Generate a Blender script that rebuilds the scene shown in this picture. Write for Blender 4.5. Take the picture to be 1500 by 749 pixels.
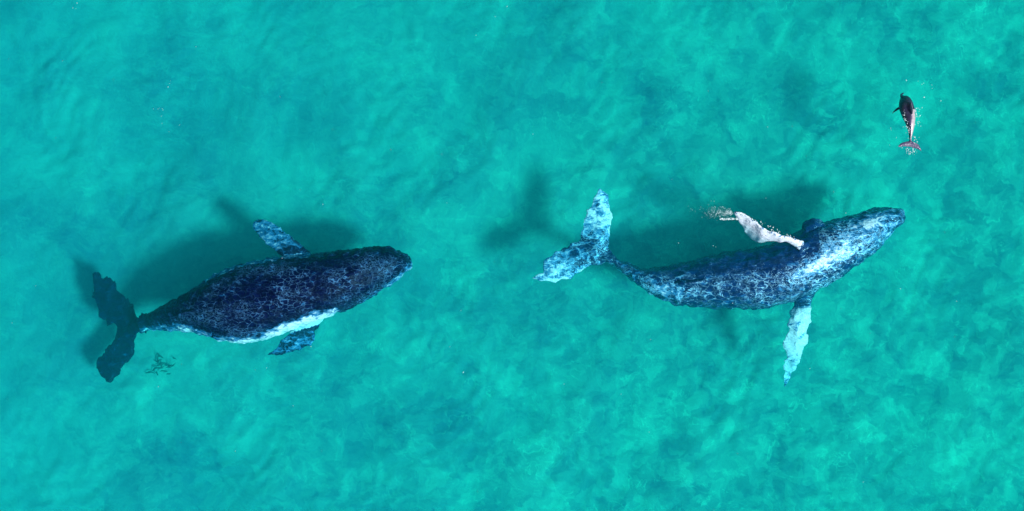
import bpy, bmesh, math, random
import numpy as np
from mathutils import noise, Vector, kdtree

for o in list(bpy.data.objects):
    bpy.data.objects.remove(o)
S = bpy.context.scene
COL = S.collection
random.seed(4)

# ------------------------------------------------------------------ camera
H = 60.0                      # drone height over the water, metres
PX = 0.025                    # metres per photo pixel at the water surface
cd = bpy.data.cameras.new('camera')
cam = bpy.data.objects.new('camera', cd)
COL.objects.link(cam)
cam.location = (0, 0, H)
cd.sensor_width = 36
cd.lens = 36 * H / (1500 * PX)
cd.clip_start = 0.5
cd.clip_end = 2000
S.camera = cam

# ------------------------------------------------------------------ light
EL = math.radians(52)
AZ = Vector((0.90, -0.44, 0)).normalized()       # where the sun stands
w = bpy.data.worlds.new('World')
S.world = w
w.use_nodes = True
bg = w.node_tree.nodes['Background']
sky = w.node_tree.nodes.new('ShaderNodeTexSky')
sky.sky_type = 'NISHITA'
sky.sun_disc = False
sky.sun_elevation = EL
sky.sun_rotation = math.atan2(AZ.x, AZ.y)
w.node_tree.links.new(sky.outputs[0], bg.inputs[0])
bg.inputs[1].default_value = 0.07
sd = bpy.data.lights.new('sun', 'SUN')
sd.energy = 5.0
sd.angle = math.radians(10.0)      # the waves spread the sun's rays before they reach the sand
sd.color = (1.0, 0.98, 0.95)
sun = bpy.data.objects.new('sun', sd)
COL.objects.link(sun)
sun_dir = Vector((AZ.x * math.cos(EL), AZ.y * math.cos(EL), math.sin(EL)))
sun.rotation_euler = sun_dir.to_track_quat('Z', 'Y').to_euler()
sun.location = sun_dir * 40

vs = S.view_settings
vs.view_transform = 'Standard'
vs.look = 'None'
vs.exposure = 0.27
vs.gamma = 1
vs.use_curve_mapping = False
S.cycles.use_denoising = True
S.cycles.max_bounces = 8
S.cycles.volume_bounces = 2
S.cycles.sample_clamp_indirect = 6

FLOOR = -4.75


def P(px, py, z):
    """photo pixel + depth -> world point (the camera looks straight down)"""
    k = PX * (H - z) / H
    return ((px - 750) * k, (374.5 - py) * k, z)


# ------------------------------------------------------------------ node helper
class NT:
    def __init__(self, name):
        self.m = bpy.data.materials.new(name)
        self.m.use_nodes = True
        self.t = self.m.node_tree
        self.t.nodes.clear()
        self.out = self.t.nodes.new('ShaderNodeOutputMaterial')

    def n(self, kind, **kw):
        nd = self.t.nodes.new('ShaderNode' + kind)
        for k, v in kw.items():
            setattr(nd, k, v)
        return nd

    def l(self, a, b):
        self.t.links.new(a, b)

    def put(self, sock, v):
        if isinstance(v, (int, float)):
            sock.default_value = v
        elif isinstance(v, (tuple, list)):
            sock.default_value = (*v, 1) if len(v) == 3 and len(sock.default_value) == 4 else v
        else:
            self.l(v, sock)

    def math(self, op, a, b=0.0, c=None, clamp=False):
        nd = self.n('Math', operation=op, use_clamp=clamp)
        self.put(nd.inputs[0], a)
        self.put(nd.inputs[1], b)
        if c is not None:
            self.put(nd.inputs[2], c)
        return nd.outputs[0]

    def mix(self, f, a, b):
        nd = self.n('Mix', data_type='RGBA')
        self.put(nd.inputs[0], f)
        self.put(nd.inputs[6], a)
        self.put(nd.inputs[7], b)
        return nd.outputs[2]

    def ramp(self, v, lo, hi, a=0.0, b=1.0):
        nd = self.n('MapRange', interpolation_type='SMOOTHSTEP')
        self.put(nd.inputs[0], v)
        for i, x in enumerate((lo, hi, a, b)):
            nd.inputs[i + 1].default_value = x
        return nd.outputs[0]

    def noise(self, vec, scale, detail=3, rough=0.55, dist=0.0):
        nd = self.n('TexNoise')
        self.l(vec, nd.inputs['Vector'])
        nd.inputs['Scale'].default_value = scale
        nd.inputs['Detail'].default_value = detail
        nd.inputs['Roughness'].default_value = rough
        nd.inputs['Distortion'].default_value = dist
        return nd

    def warp(self, vec, scale, amount, detail=2):
        nz = self.noise(vec, scale, detail)
        s = self.n('VectorMath', operation='SUBTRACT')
        self.l(nz.outputs['Color'], s.inputs[0])
        s.inputs[1].default_value = (0.5, 0.5, 0.5)
        k = self.n('VectorMath', operation='SCALE')
        self.l(s.outputs[0], k.inputs[0])
        k.inputs['Scale'].default_value = amount
        a = self.n('VectorMath', operation='ADD')
        self.l(vec, a.inputs[0])
        self.l(k.outputs[0], a.inputs[1])
        return a.outputs[0]

    def edges(self, vec, scale):
        v = self.n('TexVoronoi', feature='DISTANCE_TO_EDGE')
        self.l(vec, v.inputs['Vector'])
        v.inputs['Scale'].default_value = scale
        return v.outputs['Distance']

    def mapping(self, vec, rot, scale, loc=(0, 0, 0)):
        m = self.n('Mapping')
        self.l(vec, m.inputs[0])
        m.inputs['Location'].default_value = loc
        m.inputs['Rotation'].default_value = (0, 0, rot)
        m.inputs['Scale'].default_value = scale
        return m.outputs[0]


# ------------------------------------------------------------------ materials
def seabed_material():
    t = NT('sand_and_weed')
    co = t.n('TexCoord').outputs['Object']
    w1 = t.warp(co, 0.9, 1.3, 3)                       # swirled edges
    w2 = t.warp(w1, 3.2, 0.35, 2)
    big = t.noise(w2, 0.26, 4, 0.55).outputs['Fac']
    mid = t.noise(w2, 0.85, 4, 0.6, 0.4).outputs['Fac']
    # where the bottom is more broken (the right and the lower part of the view)
    sep = t.n('SeparateXYZ')
    t.l(co, sep.inputs[0])
    g = t.math('MULTIPLY_ADD', sep.outputs[0], 0.035, 0.55)
    g = t.math('MULTIPLY_ADD', sep.outputs[1], -0.03, g, clamp=True)
    broken = t.math('MULTIPLY_ADD', g, 0.58, 0.26)
    v1 = t.ramp(big, 0.32, 0.68, -1, 1)
    v2 = t.ramp(mid, 0.36, 0.66, -1, 1)
    spots = t.n('TexVoronoi', feature='SMOOTH_F1')
    t.l(t.warp(w1, 1.7, 0.6), spots.inputs['Vector'])
    spots.inputs['Scale'].default_value = 0.75
    spots.inputs['Smoothness'].default_value = 0.5
    spots.inputs['Randomness'].default_value = 1
    sel = t.ramp(t.noise(co, 0.5, 1).outputs['Fac'], 0.5, 0.62)
    v3 = t.math('MULTIPLY', t.ramp(spots.outputs['Distance'], 0.5, 0.18), sel)
    # overlapping patches with clear rims: blots of wave-bent light painted on the sand
    def patch(scale, lo, hi, off):
        q = t.mapping(w2, 0.6 * off, (1, 1, 1), (off * 7.3, off * 3.1, off))
        return t.ramp(t.noise(q, scale, 1, 0.4, 0.5).outputs['Fac'], lo, lo + (hi - lo) * 0.6)
    p1 = patch(0.55, 0.54, 0.57, 1)
    p2 = patch(0.80, 0.56, 0.60, 2)
    p3 = patch(1.30, 0.57, 0.61, 3)
    p4 = patch(0.60, 0.55, 0.60, 4)
    p5 = patch(1.00, 0.58, 0.61, 5)
    # curled hair lines of ripple-bent light, painted into the sand colour
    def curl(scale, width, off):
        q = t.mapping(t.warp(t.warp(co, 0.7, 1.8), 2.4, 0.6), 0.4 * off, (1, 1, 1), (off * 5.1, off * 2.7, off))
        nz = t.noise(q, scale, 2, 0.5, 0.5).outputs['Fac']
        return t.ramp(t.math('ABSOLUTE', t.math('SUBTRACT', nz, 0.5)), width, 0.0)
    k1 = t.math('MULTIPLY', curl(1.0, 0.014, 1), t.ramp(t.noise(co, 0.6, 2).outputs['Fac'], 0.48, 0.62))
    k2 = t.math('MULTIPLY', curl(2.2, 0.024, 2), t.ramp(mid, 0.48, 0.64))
    # surface ripple streaks painted onto the sand in clumps, more of them at the upper left
    rib = t.noise(t.mapping(t.warp(t.warp(co, 0.35, 3.0), 1.3, 0.9), math.radians(-24), (0.7, 3.0, 1)), 1.5, 5, 0.7).outputs['Fac']
    clump = t.ramp(t.noise(co, 0.33, 2).outputs['Fac'], 0.42, 0.62)
    v5 = t.math('MULTIPLY', t.ramp(rib, 0.36, 0.68, -1, 1), clump)
    fine = t.ramp(t.noise(w2, 7.0, 3, 0.6).outputs['Fac'], 0.3, 0.7, -1, 1)
    s = t.math('MULTIPLY_ADD', v1, 0.075, 0.385)
    s = t.math('MULTIPLY_ADD', t.math('MULTIPLY', v2, broken), 0.075, s)
    s = t.math('MULTIPLY_ADD', t.math('MULTIPLY', v3, broken), 0.14, s)
    for p, k in ((p1, 0.07), (p2, 0.09), (p3, 0.11), (p4, -0.06), (p5, -0.06)):
        s = t.math('MULTIPLY_ADD', t.math('MULTIPLY', p, broken), k, s)
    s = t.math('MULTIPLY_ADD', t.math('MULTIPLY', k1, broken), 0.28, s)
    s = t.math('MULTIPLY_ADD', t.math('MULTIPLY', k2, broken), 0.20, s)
    s = t.math('MULTIPLY_ADD', v5, 0.045, s)
    s = t.math('MULTIPLY_ADD', fine, 0.020, s)
    # colour: lighter areas are yellower, darker ones a shade bluer, and more so to the left
    cb = t.n('CombineColor')
    t.l(s, cb.inputs[0])
    t.l(s, cb.inputs[1])
    blue = t.math('MULTIPLY_ADD', s, 0.52, 0.152)
    t.l(t.math('MULTIPLY_ADD', sep.outputs[0], -0.0014, blue), cb.inputs[2])
    b = t.n('BsdfPrincipled')
    t.l(cb.outputs[0], b.inputs['Base Color'])
    b.inputs['Roughness'].default_value = 0.95
    b.inputs['Specular IOR Level'].default_value = 0.1
    bp = t.n('Bump')
    bp.inputs['Strength'].default_value = 0.5
    bp.inputs['Distance'].default_value = 0.12
    t.l(mid, bp.inputs['Height'])
    t.l(bp.outputs[0], b.inputs['Normal'])
    t.l(b.outputs[0], t.out.inputs[0])
    return t.m


def water_material():
    t = NT('sea_water')
    v = t.n('VolumeCoefficients')
    v.inputs['Absorption Coefficients'].default_value = (0.50, 0.042, 0.036)
    v.inputs['Scatter Coefficients'].default_value = (0.004, 0.058, 0.066)
    v.inputs['Anisotropy'].default_value = 0.35 if 'Anisotropy' in v.inputs else 0
    t.l(v.outputs[0], t.out.inputs[1])
    return t.m


def skin_material(name, dark, pale, web_scale, web_strength, rough, bump, mottle=0.5, spec=0.5, between=(0.02, 0.15, 0.34), caustic=(0.16, 0.46, 0.85)):
    """wet hide: a dark ground, pale patches (attribute 'pale'), a painted net of thin caustic light lines (attribute 'web')"""
    t = NT(name)
    co = t.n('TexCoord').outputs['Object']
    pale_a = t.n('Attribute', attribute_name='pale').outputs['Fac']
    web_a = t.n('Attribute', attribute_name='web').outputs['Fac']
    w1 = t.warp(t.mapping(co, math.radians(-18), (0.72, 1.15, 1)), 2.2, 0.34, 3)
    w2 = t.warp(w1, 7.0, 0.12, 2)
    e1 = t.edges(w2, web_scale)
    e2 = t.edges(t.warp(w2, 4.0, 0.2), web_scale * 2.1)
    n1 = t.noise(w1, 1.1, 3).outputs['Fac']
    n2 = t.noise(w2, 5.0, 4, 0.6).outputs['Fac']
    n3 = t.noise(w2, 14.0, 3, 0.6).outputs['Fac']
    l1 = t.math('POWER', t.ramp(e1, 0.11, 0.0), 3.0)
    l2 = t.math('POWER', t.ramp(e2, 0.15, 0.0), 3.0)
    l1 = t.math('MULTIPLY', l1, t.ramp(n2, 0.36, 0.66))
    l2 = t.math('MULTIPLY', l2, t.ramp(n1, 0.44, 0.62))
    lines = t.math('ADD', l1, t.math('MULTIPLY', l2, 0.8), clamp=True)
    web = t.math('MULTIPLY', t.math('MULTIPLY', lines, web_a), web_strength, clamp=True)
    f = t.math('MULTIPLY_ADD', t.math('SUBTRACT', n2, 0.5), mottle * 2.2, pale_a)
    f = t.math('MULTIPLY_ADD', t.math('SUBTRACT', n3, 0.5), mottle * 0.8, f)
    half = t.ramp(f, 0.14, 0.46)
    f = t.ramp(f, 0.40, 0.74)
    tone = t.mix(t.ramp(n2, 0.35, 0.7), tuple(c * 0.6 for c in dark), tuple(c * 1.5 for c in dark))
    tone = t.mix(half, tone, between)
    c = t.mix(f, tone, t.mix(t.ramp(n3, 0.3, 0.7), tuple(x * 0.72 for x in pale), pale))
    c = t.mix(web, c, caustic)  # caustic light lines go straight into the base colour
    b = t.n('BsdfPrincipled')
    t.l(c, b.inputs['Base Color'])
    b.inputs['Roughness'].default_value = rough
    b.inputs['Specular IOR Level'].default_value = spec
    b.inputs['Specular Tint'].default_value = (0.35, 0.72, 1.0, 1) if web_strength else (1, 1, 1, 1)
    bp = t.n('Bump')
    bp.inputs['Strength'].default_value = 1.0
    bp.inputs['Distance'].default_value = bump
    hh = t.math('ADD', t.math('MULTIPLY', t.ramp(e1, 0.25, 0.0), 0.25), t.math('MULTIPLY', n2, 1.4))
    hh = t.math('MULTIPLY_ADD', n3, 0.5, hh)
    t.l(hh, bp.inputs['Height'])
    t.l(bp.outputs[0], b.inputs['Normal'])
    t.l(b.outputs[0], t.out.inputs[0])
    return t.m


def plain_material(name, col, rough):
    t = NT(name)
    co = t.n('TexCoord').outputs['Object']
    b = t.n('BsdfPrincipled')
    nz = t.noise(co, 9.0, 3).outputs['Fac']
    t.l(t.mix(nz, tuple(c * 0.8 for c in col), col), b.inputs['Base Color'])
    b.inputs['Roughness'].default_value = rough
    t.l(b.outputs[0], t.out.inputs[0])
    return t.m


# ------------------------------------------------------------------ mesh helpers
def smooth_rows(rows, n):
    """Catmull-Rom through the station rows -> n rows"""
    a = np.array(rows, float)
    a = np.vstack([2 * a[0] - a[1], a, 2 * a[-1] - a[-2]])
    m = len(rows)
    out = []
    for u in np.linspace(0, m - 1 - 1e-6, n):
        i = int(u)
        f = u - i
        p0, p1, p2, p3 = a[i], a[i + 1], a[i + 2], a[i + 3]
        out.append(0.5 * (2 * p1 + (p2 - p0) * f + (2 * p0 - 5 * p1 + 4 * p2 - p3) * f * f
                          + (3 * p1 - p0 - 3 * p2 + p3) * f ** 3))
    return np.array(out)


def loft(rows, n, seg, power, roll=0.0, flat_belly=1.0):
    """rows: (ax,ay, bx,by, z, half height, pale, web) - two silhouette edges in photo pixels, centre depth, ...
    -> verts, faces, pale, web. power: exponent of the cross-section's superellipse (2 = ellipse; a foil is sharper)"""
    R = smooth_rows(rows, n)
    V, F, PA, WE = [], [], [], []
    for r in R:
        ax, ay, bx, by, z, h, pa, we = r
        A = Vector(P(ax, ay, z))
        B = Vector(P(bx, by, z))
        c, d = (A + B) / 2, (A - B) / 2
        h = max(h, 0.012)
        for k in range(seg):
            a = 2 * math.pi * k / seg
            ca, sa = math.cos(a), math.sin(a)
            x = math.copysign(abs(ca) ** (2 / power), ca)
            y = math.copysign(abs(sa) ** (2 / power), sa)
            V.append(tuple(c + d * x + Vector((0, 0, h * y * (1 if y > 0 else flat_belly)))))
            PA.append(pa)
            WE.append(we)
    for i in range(n - 1):
        for k in range(seg):
            k2 = (k + 1) % seg
            F.append((i * seg + k, i * seg + k2, (i + 1) * seg + k2, (i + 1) * seg + k))
    F.append(tuple(range(seg))[::-1])
    F.append(tuple((n - 1) * seg + k for k in range(seg)))
    return V, F, PA, WE


def fuse(name, pieces, origin, voxel, mat, relief=None, pale_fn=None, smooth=2):
    """all lofts grown together into ONE continuous skin, pigment and painted light carried over"""
    V, F, PA, WE = [], [], [], []
    for v, f, p, w_ in pieces:
        k = len(V)
        V += v
        F += [tuple(i + k for i in q) for q in f]
        PA += p
        WE += w_
    me = bpy.data.meshes.new(name)
    O = Vector(origin)
    me.from_pydata([tuple(Vector(v) - O) for v in V], [], F)
    bm = bmesh.new()
    bm.from_mesh(me)
    bmesh.ops.recalc_face_normals(bm, faces=bm.faces)
    bm.to_mesh(me)
    bm.free()
    ob = bpy.data.objects.new(name, me)
    COL.objects.link(ob)
    ob.location = origin
    md = ob.modifiers.new('r', 'REMESH')
    md.mode = 'VOXEL'
    md.voxel_size = voxel
    ms = ob.modifiers.new('s', 'SMOOTH')
    ms.iterations = smooth
    ms.factor = 0.5
    dg = bpy.context.evaluated_depsgraph_get()
    dg.update()
    new = bpy.data.meshes.new_from_object(ob.evaluated_get(dg))
    ob.modifiers.clear()
    ob.data = new
    new.name = name
    bpy.data.meshes.remove(me)
    kd = kdtree.KDTree(len(V))
    for i, v in enumerate(V):
        kd.insert(Vector(v) - O, i)
    kd.balance()
    pa = new.attributes.new('pale', 'FLOAT', 'POINT')
    we = new.attributes.new('web', 'FLOAT', 'POINT')
    nrm = [v.normal.copy() for v in new.vertices]
    for i, v in enumerate(new.vertices):
        near = kd.find_n(v.co, 4)
        ws = [1 / (d + 0.01) for _, _, d in near]
        sw = sum(ws)
        p = sum(PA[j] * a for (_, j, _), a in zip(near, ws)) / sw
        q = sum(WE[j] * a for (_, j, _), a in zip(near, ws)) / sw
        wp = v.co + O
        if pale_fn:
            p, q = pale_fn(wp, nrm[i], p, q)
        pa.data[i].value = p
        we.data[i].value = q
        if relief:
            v.co = v.co + relief(wp, nrm[i], p)
    new.polygons.foreach_set('use_smooth', [True] * len(new.polygons))
    new.update()
    new.materials.clear()
    new.materials.append(mat)
    return ob


def mesh_obj(name, V, F, mat, smooth=True):
    me = bpy.data.meshes.new(name)
    me.from_pydata(V, [], F)
    me.polygons.foreach_set('use_smooth', [smooth] * len(me.polygons))
    me.materials.append(mat)
    o = bpy.data.objects.new(name, me)
    COL.objects.link(o)
    return o


def tag(o, label=None, cat=None, group=None, kind=None):
    for k, v in (('label', label), ('category', cat), ('group', group), ('kind', kind)):
        if v:
            o[k] = v


def px_of(p):
    k = PX * (H - p[2]) / H
    return p[0] / k + 750, 374.5 - p[1] / k


def blob(x, y, cx, cy, rx, ry, rot=0.0):
    c, s = math.cos(math.radians(rot)), math.sin(math.radians(rot))
    dx, dy = x - cx, y - cy
    u, v = (dx * c + dy * s) / rx, (-dx * s + dy * c) / ry
    return math.exp(-(u * u + v * v))


def N(p, s, off=0.0):
    return noise.noise(Vector((p[0] * s + off, p[1] * s + off, p[2] * s)))


# ------------------------------------------------------------------ setting
def build_seabed():
    xs = np.unique(np.concatenate([np.linspace(-24, 24, 601), np.geomspace(24, 600, 26), -np.geomspace(24, 600, 26)]))
    ys = np.unique(np.concatenate([np.linspace(-14, 14, 351), np.geomspace(14, 600, 26), -np.geomspace(14, 600, 26)]))
    X, Y = np.meshgrid(xs, ys)
    rg = np.random.default_rng(5)

    def swell(n, lo, hi, ang, spread, wx=0, wy=0):
        z = np.zeros_like(X)
        for _ in range(n):
            L = lo * (hi / lo) ** rg.random()
            a = ang + rg.normal() * spread
            z += np.sin(2 * math.pi * ((X + wx) * math.cos(a) + (Y + wy) * math.sin(a)) / L + rg.random() * 6.283) * (L / hi)
        return z / math.sqrt(n)
    wx, wy = swell(14, 2.5, 9, 0, 9), swell(14, 2.5, 9, 0, 9)
    near = ((np.abs(X) < 40) & (np.abs(Y) < 40)).astype(float)
    low = swell(22, 1.8, 7.0, 0, 9)
    comb = swell(26, 0.45, 1.1, math.radians(112), 0.35, wx * 0.45, wy * 0.45)
    cross = swell(26, 0.5, 1.4, 0, 9, wx * 0.5, wy * 0.5)
    m1 = np.clip(0.5 + 0.9 * swell(12, 3.5, 9, 0, 9), 0, 1)
    m2 = np.clip(0.5 + 0.9 * swell(12, 2.5, 7, 0, 9), 0, 1)
    Z = FLOOR + near * (0.16 * low + 0.040 * comb * m1 + 0.035 * cross * m2)
    V = np.stack([X, Y, Z], -1).reshape(-1, 3).tolist()
    n = len(xs)
    F = [(j * n + i, j * n + i + 1, (j + 1) * n + i + 1, (j + 1) * n + i) for j in range(len(ys) - 1) for i in range(n - 1)]
    o = mesh_obj('seabed', V, F, seabed_material())
    tag(o, 'pale mottled sand lying under shallow turquoise water', kind='structure')


def build_water():
    """a closed body of sea water, gently waved on top, its bottom under the sand"""
    n = 160
    c = np.concatenate([-np.geomspace(600, 24, 18), np.linspace(-23, 23, n), np.geomspace(24, 600, 18)])
    m = len(c)
    V = []
    for y in c:
        for x in c:
            f = 1.0 if max(abs(x), abs(y)) < 60 else 0.0
            V.append((x, y, f * (0.05 * N((x, y, 0), 0.5) + 0.02 * N((x, y, 3), 1.6))))
    F = [(j * m + i, j * m + i + 1, (j + 1) * m + i + 1, (j + 1) * m + i) for j in range(m - 1) for i in range(m - 1)]
    ring = [i for i in range(m)] + [j * m + m - 1 for j in range(1, m)] + [(m - 1) * m + i for i in range(m - 2, -1, -1)] \
        + [j * m for j in range(m - 2, 0, -1)]
    b0 = len(V)
    for i in ring:
        V.append((V[i][0], V[i][1], FLOOR - 1.5))
    k = len(ring)
    for a in range(k):
        b = (a + 1) % k
        F.append((ring[b], ring[a], b0 + a, b0 + b))
    F.append(tuple(b0 + a for a in range(k))[::-1])
    o = mesh_obj('water', V, F, water_material())
    tag(o, 'clear turquoise sea water over pale sand', kind='structure')


# ------------------------------------------------------------------ animals
DARK_HIDE = None


def left_whale():
    mat = skin_material('dark_wet_hide', (0.001, 0.003, 0.030), (0.84, 0.88, 0.96), 5.5, 0.30, 0.40, 0.02, 0.6, 0.10)
    Z = -1.45
    body = [  # edge nearer the top of the photo, edge nearer the bottom, depth, half height, pale, web
        (604, 383, 604, 386, Z - .10, .06, 0, .9), (598, 374, 600, 393, Z - .08, .38, 0, .9), (580, 366, 588, 404, Z - .02, .68, 0, .9),
        (562, 363, 570, 417, Z, .86, 0, .9), (540, 363, 548, 432, Z, 1.00, 0, .85), (510, 366, 520, 448, Z, 1.12, 0, .8),
        (480, 370, 490, 460, Z, 1.2, 0, .8), (450, 374, 460, 471, Z, 1.24, 0, .8), (420, 376, 432, 481, Z, 1.25, 0, .8),
        (385, 381, 400, 493, Z, 1.23, 0, .75), (350, 389, 365, 502, Z, 1.18, 0, .7), (320, 401, 332, 501, Z, 1.08, 0, .7),
        (290, 419, 302, 492, Z - .10, .95, 0, .6), (262, 436, 272, 486, Z - .30, .80, 0, .6), (235, 451, 240, 484, Z - .75, .66, 0, .5),
        (215, 461, 218, 484, Z - 1.3, .52, 0, .3), (196, 467, 198, 486, Z - 1.9, .30, 0, .2), (182, 470, 184, 484, Z - 2.15, .12, 0, .1)]
    T = Z - 1.6
    fluke = [
        (141, 398, 138, 402, T + .05, .02), (152, 399, 134, 411, T, .04), (163, 402, 133, 424, T - .05, .06), (173, 414, 139, 441, T - .1, .08),
        (182, 428, 149, 455, T - .15, .10), (192, 446, 159, 466, T - .2, .13), (202, 463, 166, 476, T - .24, .16), (207, 476, 170, 483, T - .26, .17),
        (203, 490, 166, 491, T - .26, .16), (197, 507, 157, 504, T - .26, .13), (190, 526, 149, 518, T - .26, .10), (182, 540, 143, 531, T - .24, .07),
        (173, 550, 145, 545, T - .2, .05), (156, 554, 151, 552, T - .15, .02)]
    fl1 = [
        (470, 385, 432, 400, Z - .2, .26, 0, .3), (456, 371, 426, 383, Z - .05, .22, 0, .4), (444, 361, 412, 375, Z + .05, .17, .12, .6),
        (429, 349, 397, 366, Z - .05, .14, .33, 2.2), (415, 338, 385, 352, Z - .15, .11, .37, 2.6), (405, 328, 376, 342, Z - .25, .09, .38, 2.6),
        (392, 322, 369, 334, Z - .3, .06, .38, 2.6), (377, 321, 367, 327, Z - .35, .03, .32, 2)]
    fl2 = [
        (472, 440, 430, 452, Z - .3, .24, 0, .3), (473, 466, 434, 474, Z - .45, .2, .05, .4), (464, 484, 426, 486, Z - .5, .15, .15, .8),
        (461, 498, 417, 496, Z - .5, .12, .31, 2.2), (449, 509, 409, 504, Z - .5, .10, .31, 2.2), (430, 516, 402, 511, Z - .5, .07, .28, 2),
        (410, 521, 396, 516, Z - .5, .05, .12, .5), (392, 522, 390, 519, Z - .5, .02, 0, .3)]
    pieces = [loft(body, 150, 56, 2.15)]
    pieces.append(loft([(*r, 0, .1) for r in fluke], 90, 24, 1.5))
    pieces += [loft(fl1, 60, 22, 1.7), loft(fl2, 60, 22, 1.7)]
    # small hooked dorsal fin, far back on the spine
    df = [(290, 452, 290, 458, Z + .70, .16, 0, .3), (276, 455, 276, 461, Z + .58, .30, 0, .3), (264, 459, 264, 463, Z + .42, .34, 0, .3), (254, 462, 254, 464, Z + .2, .26, 0, .2)]
    pieces.append(loft(df, 24, 12, 2.0))

    def pale(p, n, a, w_):
        x, y = px_of(p)
        # the white flank that shows along the lower side of the body, and the pale lower jaw
        low = np.interp(x, [200, 240, 285, 330, 380, 430, 480, 500, 520, 545, 570, 590, 606], [482, 483, 485, 500, 503, 481, 465, 455, 449, 434, 417, 402, 386])
        wide = np.interp(x, [205, 225, 265, 285, 315, 345, 390, 430, 470, 492, 498, 520, 560, 590, 604], [0, 4, 6, -1, 0, 4, 10, 12, 10, 6, -6, -5, -1, 2, 2])
        if y < 512 and x > 205 and not (x < 470 and y > low + 6):
            k = (wide - (low - y)) / 7.0
            if p[2] > Z - 1.1:
                a = max(a, min(np.interp(x, [280, 380, 480, 520, 600], [.46, .95, .9, .45, .55]) + 0.35 * N(p, 1.6, 3), 0.42 + 0.35 * k))
        up = np.interp(x, [300, 400, 470], [408, 379, 372])
        if 300 < x < 455 and y < up + 5 and p[2] < Z + .5 and p[2] > Z - .5 and y > up - 4:
            a = max(a, 0.42)
        w_ *= 0.25 + 1.3 * max(0.0, min(1.0, 0.5 + 1.3 * N(p, 0.9, 4)))
        return a, w_

    def relief(p, n, a):
        x, y = px_of(p)
        e = noise.voronoi(Vector(p) * 3.6)[0]
        d = n * (0.012 * (0.30 - (e[1] - e[0])) + 0.04 * N(p, 2.2)) + Vector((n.x, n.y, 0)) * (0.09 * N(p, 3.6, 3) + 0.04 * N(p, 8))
        if x > 525:      # knobs on the snout and along the jaw
            d += n * 0.05 * max(0.0, 0.5 - e[0] * 1.6)
        if x < 212:      # ragged rim of the tail
            d += Vector((N(p, 2.0, 5), N(p, 2.0, 11), 0)) * 0.26 + Vector((N(p, 5, 5) * .4, N(p, 5, 11), 0)) * 0.22
        return d

    o = fuse('humpback_whale', pieces, P(400, 435, Z), 0.04, mat, relief, pale)
    tag(o, 'dark humpback whale at left, nearly black back, thin white stripe along its lower flank', 'whale', 'humpback whales swimming in the shallows')


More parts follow.
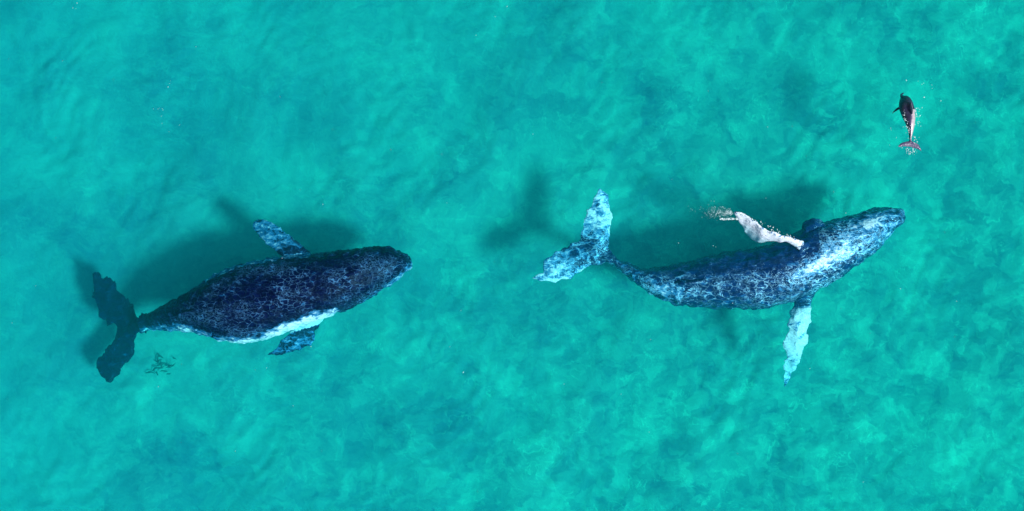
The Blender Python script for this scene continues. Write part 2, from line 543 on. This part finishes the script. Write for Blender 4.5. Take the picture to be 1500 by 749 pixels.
def right_whale():
    mat = skin_material('slate_blue_hide', (0.001, 0.022, 0.098), (0.76, 0.86, 0.98), 3.8, 0.95, 0.24, 0.03, 0.75, 0.8, (0.03, 0.20, 0.42), (0.34, 0.72, 0.97))
    Z = -1.5
    body = [
        (1326, 312, 1326, 316, Z, .08, .1, 1), (1319, 306, 1323, 325, Z, .40, .25, 1), (1304, 305, 1306, 342, Z, .66, .25, 1),
        (1280, 307, 1284, 364, Z, .86, .2, 1), (1256, 313, 1263, 383, Z, 1.0, .2, 1), (1234, 320, 1244, 396, Z, 1.1, .2, 1),
        (1211, 325, 1226, 409, Z, 1.18, .15, 1), (1190, 330, 1206, 420, Z, 1.22, .12, 1), (1165, 341, 1184, 431, Z, 1.22, .1, .95),
        (1140, 355, 1156, 442, Z, 1.2, .05, .9), (1110, 363, 1122, 451, Z, 1.15, 0, .85), (1075, 368, 1084, 452, Z - .02, 1.08, 0, .8),
        (1040, 375, 1044, 450, Z - .04, 1.0, 0, .8), (1005, 384, 1003, 449, Z - .06, .88, .05, .9), (970, 392, 960, 435, Z - .06, .72, .1, 1),
        (942, 393, 933, 415, Z - .1, .52, .2, 1), (920, 386, 910, 398, Z - .18, .36, .2, 1), (905, 380, 896, 389, Z - .1, .25, .1, .8), (886, 371, 877, 380, Z, .14, 0, .5)]
    fluke = [
        (879, 276, 876, 278, .03, .3), (889, 287, 869, 291, .04, .5), (896, 301, 861, 304, .06, .62), (898, 320, 856, 322, .08, .66),
        (897, 340, 851, 338, .10, .42), (892, 357, 847, 350, .14, .22), (897, 377, 846, 353, .17, .1), (886, 388, 839, 357, .16, .12),
        (873, 390, 827, 362, .13, .25), (858, 393, 815, 369, .11, .36), (844, 401, 803, 377, .09, .46), (829, 410, 795, 386, .07, .52),
        (811, 414, 792, 396, .05, .52), (796, 413, 787, 405, .04, .5), (782, 411, 781, 409, .02, .4)]
    f1 = [
        (1198, 372, 1186, 392, Z + .5, .26, .1, .8), (1186, 356, 1174, 373, Z + .95, .2, .15, .6), (1172, 352, 1166, 361, Z + 1.45, .12, .9, .1),
        (1154, 347, 1150, 355, Z + 1.65, .09, 1.1, 0), (1136, 340, 1133, 355, Z + 1.72, .09, 1.2, 0), (1119, 334, 1114, 355, Z + 1.74, .09, 1.2, 0),
        (1108, 325, 1101, 346, Z + 1.74, .08, 1.2, 0), (1097, 316, 1090, 332, Z + 1.74, .07, 1.2, 0), (1086, 311, 1082, 322, Z + 1.72, .05, 1.2, 0),
        (1076, 307, 1074, 313, Z + 1.68, .03, 1.0, 0)]
    f2 = [
        (1200, 400, 1158, 412, Z - .1, .28, .05, .8), (1195, 424, 1161, 433, Z - .1, .24, .05, .8), (1191, 440, 1164, 446, Z - .1, .19, .25, .6),
        (1187, 455, 1157, 461, Z + .1, .16, 1.0, .1), (1188, 466, 1155, 478, Z + .15, .14, 1.15, 0), (1181, 482, 1153, 491, Z + .1, .13, 1.15, 0),
        (1182, 503, 1150, 508, Z, .12, 1.15, 0), (1174, 522, 1151, 522, Z - .2, .10, 1.1, 0), (1166, 537, 1148, 539, Z - .55, .08, 1.0, .2),
        (1160, 551, 1144, 555, Z - .75, .06, .6, .8), (1152, 566, 1147, 566, Z - .95, .03, .5, .8)]
    pieces = [loft(body, 160, 56, 2.15)]
    fz = [Z + .15, Z + .12, Z + .1, Z + .08, Z + .04, Z, Z - .04, Z - .05, Z - .04, Z, Z + .02, Z + .05, Z + .06, Z + .08, Z + .08]
    pieces.append(loft([(a, b, c, d, z, h, pl, 1) for (a, b, c, d, h, pl), z in zip(fluke, fz)], 100, 24, 1.5))
    pieces += [loft(f1, 70, 22, 1.8), loft(f2, 70, 22, 1.8)]
    # the shoulder hump at the root of the raised flipper
    pieces.append(loft([(1176, 330, 1186, 352, Z + .4, .25, 0, .5), (1190, 319, 1196, 345, Z + .4, .32, 0, .5), (1206, 324, 1206, 345, Z + .4, .22, 0, .5)], 16, 20, 2.0))
    df = [(1030, 409, 1030, 415, Z + .86, .12, 0, .5), (1014, 411, 1014, 418, Z + .84, .24, 0, .5), (1000, 413, 1000, 418, Z + .78, .26, 0, .5), (990, 414, 990, 416, Z + .66, .2, 0, .4)]
    pieces.append(loft(df, 24, 12, 2.0))

    def pale(p, n, a, w_):
        x, y = px_of(p)
        if x > 1100 and y < 460 and a < 0.5:
            # sunlit highlights painted as pale streaks on the back and snout
            s = 0.50 * blob(x, y, 1186, 397, 48, 8, -30) + 0.46 * blob(x, y, 1280, 325, 30, 10, -10) + 0.45 * blob(x, y, 1232, 360, 62, 24, -35) \
                + 0.35 * blob(x, y, 1300, 345, 30, 10, -45)
            a = max(a * 0.6, s)
        if 900 < x < 1200:      # side turned from the sun: shade painted darker, fewer caustic lines
            axis = np.interp(x, [900, 960, 1040, 1120, 1200], [388, 412, 412, 404, 375])
            w_ *= float(np.clip((y - axis + 14) / 26, 0.12, 1.0))
            if y < axis - 8 and a < .5:
                a -= 0.25
        w_ *= 0.35 + 1.1 * max(0.0, min(1.0, 0.5 + 1.3 * N(p, 0.9, 4)))
        if a > 0.5 and y < 362 and 1060 < x < 1172:
            t_ = (y - np.interp(x, [1075, 1086, 1098, 1115, 1136, 1154, 1170], [308, 311, 317, 332, 341, 347, 352])) / 14
            if t_ < 0.28 and noise.noise(Vector(p) * 9) > 0.12:
                a = 0.25
            elif t_ > 0.3:
                a = 1.15 - 0.35 * abs(N((p[0] * .5, p[1] * 1.6, p[2]), 3.0, 8))
        if y > 452 and a > .5:
            a = min(a, 0.90 + 0.5 * N(p, 2.2, 9))
        if 925 < x < 1010 and y > 395:
            a = max(a, 0.40 * blob(x, y, 975, 425, 40, 14, 15))
        if x < 900:
            rim = 0.35 * blob(x, y, 897, 320, 4, 34) + 0.4 * blob(x, y, 815, 412, 22, 4)
            a = min(1.0, a + rim)
        return a, w_

    def relief(p, n, a):
        x, y = px_of(p)
        q = Vector(p)
        e = noise.voronoi(q * 3.0)[0]
        flip = 0.35 if a > 0.8 else 1.0
        d = n * flip * (0.014 * (0.30 - (e[1] - e[0])) + 0.05 * N(p, 1.8)) + Vector((n.x, n.y, 0)) * flip * (0.10 * N(p, 3.6, 3) + 0.03 * N(p, 8))
        if x > 1225:
            d += n * 0.05 * max(0.0, 0.5 - e[0] * 1.6)
        if y > 452 and a > .5:
            d += Vector((N(p, 2.6, 15), N(p, 2.6, 21), 0)) * 0.16 + n * 0.05 * N(p, 3.5, 2)
        if x < 905 or y > 452:
            d += Vector((N(p, 2.8, 5), N(p, 2.8, 11), 0)) * 0.09 + Vector((N(p, 8, 5), N(p, 8, 11), 0)) * 0.03
        if a > 0.5 and y < 362 and 1060 < x < 1175:
            t_ = (y - np.interp(x, [1075, 1086, 1098, 1115, 1136, 1154, 1170], [308, 311, 317, 332, 341, 347, 352])) / 14
            d += Vector((N(p, 4, 5), N(p, 4, 11), 0)) * 0.05
            d.z -= 0.42 * max(0.0, t_) ** 1.5 + 0.10 * N(p, 3, 2) * max(0.0, t_)
        return d

    o = fuse('humpback_whale', pieces, P(1060, 412, Z), 0.04, mat, relief, pale)
    tag(o, 'slate blue humpback whale at right with two white flippers, one breaking the surface', 'whale', 'humpback whales swimming in the shallows')


def dolphin():
    mat = skin_material('smooth_dolphin_hide', (0.030, 0.028, 0.060), (0.46, 0.38, 0.42), 12.0, 0.0, 0.25, 0.006, 0.25, 0.6, (0.06, 0.055, 0.12))
    body = [
        (1320, 142, 1322, 140, -.62, .05, 0, 0), (1318, 146, 1330, 141, -.48, .16, 0, 0), (1317, 151, 1335.5, 147, -.34, .22, 0, 0),
        (1317, 158, 1338.5, 155, -.22, .26, 0, 0), (1319, 165, 1340, 164, -.14, .27, 0, 0), (1322, 172, 1340.5, 173, -.08, .26, 0, 0),
        (1325.5, 179, 1339.5, 182, -.04, .23, 0, 0), (1328.5, 186, 1338, 190, -.01, .18, 0, 0), (1330.8, 194, 1336.3, 197, 0, .13, 0, 0),
        (1331.8, 201, 1335, 203, 0.02, .09, 0, 0), (1332, 208, 1335, 209, .03, .06, .2, 0)]
    beak = [(1314.5, 146, 1317, 149, -.72, .03, 0, 0), (1317, 140, 1320, 145, -.66, .05, 0, 0), (1321, 137, 1324, 143, -.56, .08, 0, 0)]
    beak = [(1323, 135.5, 1324.5, 136.5, -.62, .02, 0, 0), (1319, 138, 1321.5, 140.5, -.6, .05, 0, 0), (1318.5, 142, 1325, 144, -.52, .1, 0, 0)]
    fluke = [
        (1315.5, 215, 1316, 213.5, .05, .015), (1317, 216, 1319.5, 210, .05, .025), (1322, 215, 1325, 208, .05, .035), (1328, 215, 1330, 207, .04, .045),
        (1333.5, 215.5, 1334, 206.5, .04, .05), (1338, 217, 1339.5, 208.5, .04, .045), (1343, 218.5, 1345, 211.5, .05, .035), (1347, 220.5, 1348, 216, .05, .02), (1349, 222, 1350, 221, .05, .01)]
    pec = [(1320, 155, 1322, 162, -.34, .05, 0, 0), (1316.5, 156.5, 1318, 160.5, -.38, .035, 0, 0), (1312, 159.5, 1313, 163, -.40, .025, 0, 0), (1308, 164, 1309, 165.5, -.40, .015, 0, 0), (1306.5, 167, 1307, 167.3, -.4, .01, 0, 0)]
    pec2 = [(1336, 152, 1334, 160, -.34, .05, 0, 0), (1340, 158, 1338, 163, -.40, .03, 0, 0), (1342, 163, 1341.5, 165, -.42, .012, 0, 0)]
    pieces = [loft(body, 80, 32, 2.0), loft(beak, 14, 12, 2.0), loft([(*r, .48, 0) for r in fluke], 50, 16, 1.6), loft(pec, 24, 12, 1.8), loft(pec2, 16, 12, 1.8)]
    # tall dorsal fin leaning, the sun it catches painted in as pale colour
    pieces.append(loft([(1333, 150, 1334.5, 150, .02, .08, .5, 0), (1333.6, 156, 1335.6, 156, .06, .16, .7, 0), (1334.4, 162, 1336.2, 162, .12, .22, .8, 0), (1335.2, 168, 1336.2, 168, .14, .12, .7, 0)], 20, 10, 2.0))

    def pale(p, n, a, w_):  # the sunlit side is painted paler into the hide
        x, y = px_of(p)
        mid = np.interp(y, [140, 160, 170, 180, 190, 200, 208], [1337, 1336, 1335.5, 1335, 1334.3, 1333.8, 1334])
        if y < 207:
            k = (x - mid) / 2.0
            if y > 160:
                a = max(a, min(.8, 0.5 + 0.3 * k))
        return a, w_

    o = fuse('dolphin', pieces, P(1333, 175, -.2), 0.016, mat, None, pale, 2)
    tag(o, 'small dark dolphin with sunlight painted pale pinkish on its flank, arching at the surface amid droplets', 'dolphin')


# ------------------------------------------------------------------ spray and foam
def drops(name, pts, mat, label):
    bm = bmesh.new()
    for (px, py, z, r) in pts:
        g = bmesh.ops.create_icosphere(bm, subdivisions=1, radius=r)
        sx, sy = random.uniform(.7, 1.8), random.uniform(.6, 1.1)
        a = random.uniform(0, math.pi)
        q = P(px, py, z)
        for v in g['verts']:
            x, y = v.co.x * sx, v.co.y * sy
            v.co = Vector((q[0] + x * math.cos(a) - y * math.sin(a), q[1] + x * math.sin(a) + y * math.cos(a), q[2] + v.co.z * .7))
    me = bpy.data.meshes.new(name)
    bm.to_mesh(me)
    bm.free()
    me.polygons.foreach_set('use_smooth', [True] * len(me.polygons))
    me.materials.append(mat)
    o = bpy.data.objects.new(name, me)
    COL.objects.link(o)
    tag(o, label, 'spray', kind='stuff')
    return o


def build_spray():
    foam = plain_material('white_foam', (0.70, 0.84, 0.86), 0.5)
    R = random.Random(9)
    pts = []
    for i in range(260):        # fan of droplets thrown back from the raised flipper tip
        u = abs(R.gauss(0, .5))
        a = R.gauss(.06, .26)
        L = 4 + u * 46
        px = 1076 - L * math.cos(a)
        py = 312 - L * math.sin(a) * (1 - .45 * u)
        pts.append((px + R.gauss(0, 1.2), py + R.gauss(0, 1.2), R.uniform(.05, .30) * (1 - u * .7), R.uniform(.005, .014) * (1.1 - .4 * u)))
    for i in range(110):
        pts.append((1054 + R.random() * 28, 321 + R.gauss(0, .8), .1, R.uniform(.006, .018)))
    for i in range(70):         # a broken white line along the flipper where it cuts the surface
        u = R.random()
        pts.append((1080 + u * 88, 311 + u * 40 + R.gauss(0, 1.2), .3, R.uniform(.006, .018)))
    drops('flipper_spray', pts, foam, 'fan of fine white droplets behind the raised white flipper tip')
    pts = []
    for i in range(26):
        pts.append((1340 + abs(R.gauss(0, 4.5)), 158 + R.random() * 26 + R.gauss(0, 2), .06, R.uniform(.006, .022)))
    for i in range(40):
        y = 160 + R.random() * 45
        x = np.interp(y, [160, 170, 180, 190, 205], [1324, 1325, 1327.5, 1330.5, 1332])
        pts.append((x + R.gauss(0, 1.6), y, .26 if y < 185 else .16, R.uniform(.005, .018)))
    for i in range(40):
        pts.append((1334 + R.gauss(0, 4), 222 + R.gauss(0, 3), .06, R.uniform(.005, .018)))
    for i in range(12):
        pts.append((1341 + R.gauss(0, 3), 200 + R.random() * 12, .06, R.uniform(.01, .024)))
    for i in range(9):
        pts.append((1334 + R.gauss(0, 17), 170 + R.gauss(0, 26), .05, R.uniform(.008, .02)))
    drops('dolphin_spray', pts, foam, 'scattered white droplets round the dolphin')
    pts = []
    for cx, cy, n, s in ((234, 160, 5, 4), (252, 188, 3, 5), (107, 11, 3, 3), (250, 125, 3, 3), (680, 544, 3, 2), (673, 453, 2, 2), (993, 356, 1, 1), (1044, 358, 2, 3),
                         (1348, 122, 3, 4), (1328, 120, 2, 2), (1305, 189, 2, 2), (1365, 128, 2, 2)):
        for i in range(n):
            pts.append((cx + R.gauss(0, s), cy + R.gauss(0, s), .05, R.uniform(.006, .016)))
    for i in range(60):  # scattered sun sparkles, added as solid white beads
        pts.append((R.uniform(0, 1500), R.uniform(0, 749), .05, R.uniform(.006, .014)))
    drops('foam_glint_fleck', pts, foam, 'tiny white foam flecks and beads put in as sun glints on the open water')


def build_clump():
    R = random.Random(3)
    bm = bmesh.new()
    for i in range(18):  # thin dark strands gathered into one ragged patch
        px, py = 240 + R.gauss(0, 8), 536 + R.gauss(0, 6)
        c = Vector(P(px, py, FLOOR + .1))
        a = math.radians(25) + R.gauss(0, .28)
        L = R.uniform(.15, .5)
        u, v = Vector((math.cos(a), math.sin(a), 0)), Vector((-math.sin(a), math.cos(a), 0)) * R.uniform(.02, .045)
        ring = []
        for k in range(6):
            f = k / 5
            q = c + u * L * (f - .5) + v * math.sin(f * 5 + i) * 1.2 + Vector((0, 0, .25 * f + .05 * math.sin(f * 6 + i)))
            wd = math.sin(math.pi * min(.97, f + .06)) + .05
            ring.append([bm.verts.new(q + v * wd), bm.verts.new(q + Vector((0, 0, .02))), bm.verts.new(q - v * wd), bm.verts.new(q - Vector((0, 0, .02)))])
        for k in range(5):
            for j in range(4):
                bm.faces.new((ring[k][j], ring[k][(j + 1) % 4], ring[k + 1][(j + 1) % 4], ring[k + 1][j]))
    me = bpy.data.meshes.new('dark_clump')
    bm.to_mesh(me)
    bm.free()
    me.materials.append(plain_material('dark_strand', (0.10, 0.15, 0.14), .8))
    o = bpy.data.objects.new('dark_clump', me)
    COL.objects.link(o)
    tag(o, 'small dark ragged patch on the sand below the dark whale\'s tail', 'seaweed')  # seaweed is only a guess for this dark patch


build_seabed()
build_clump()
left_whale()
right_whale()
dolphin()
build_spray()
build_water()
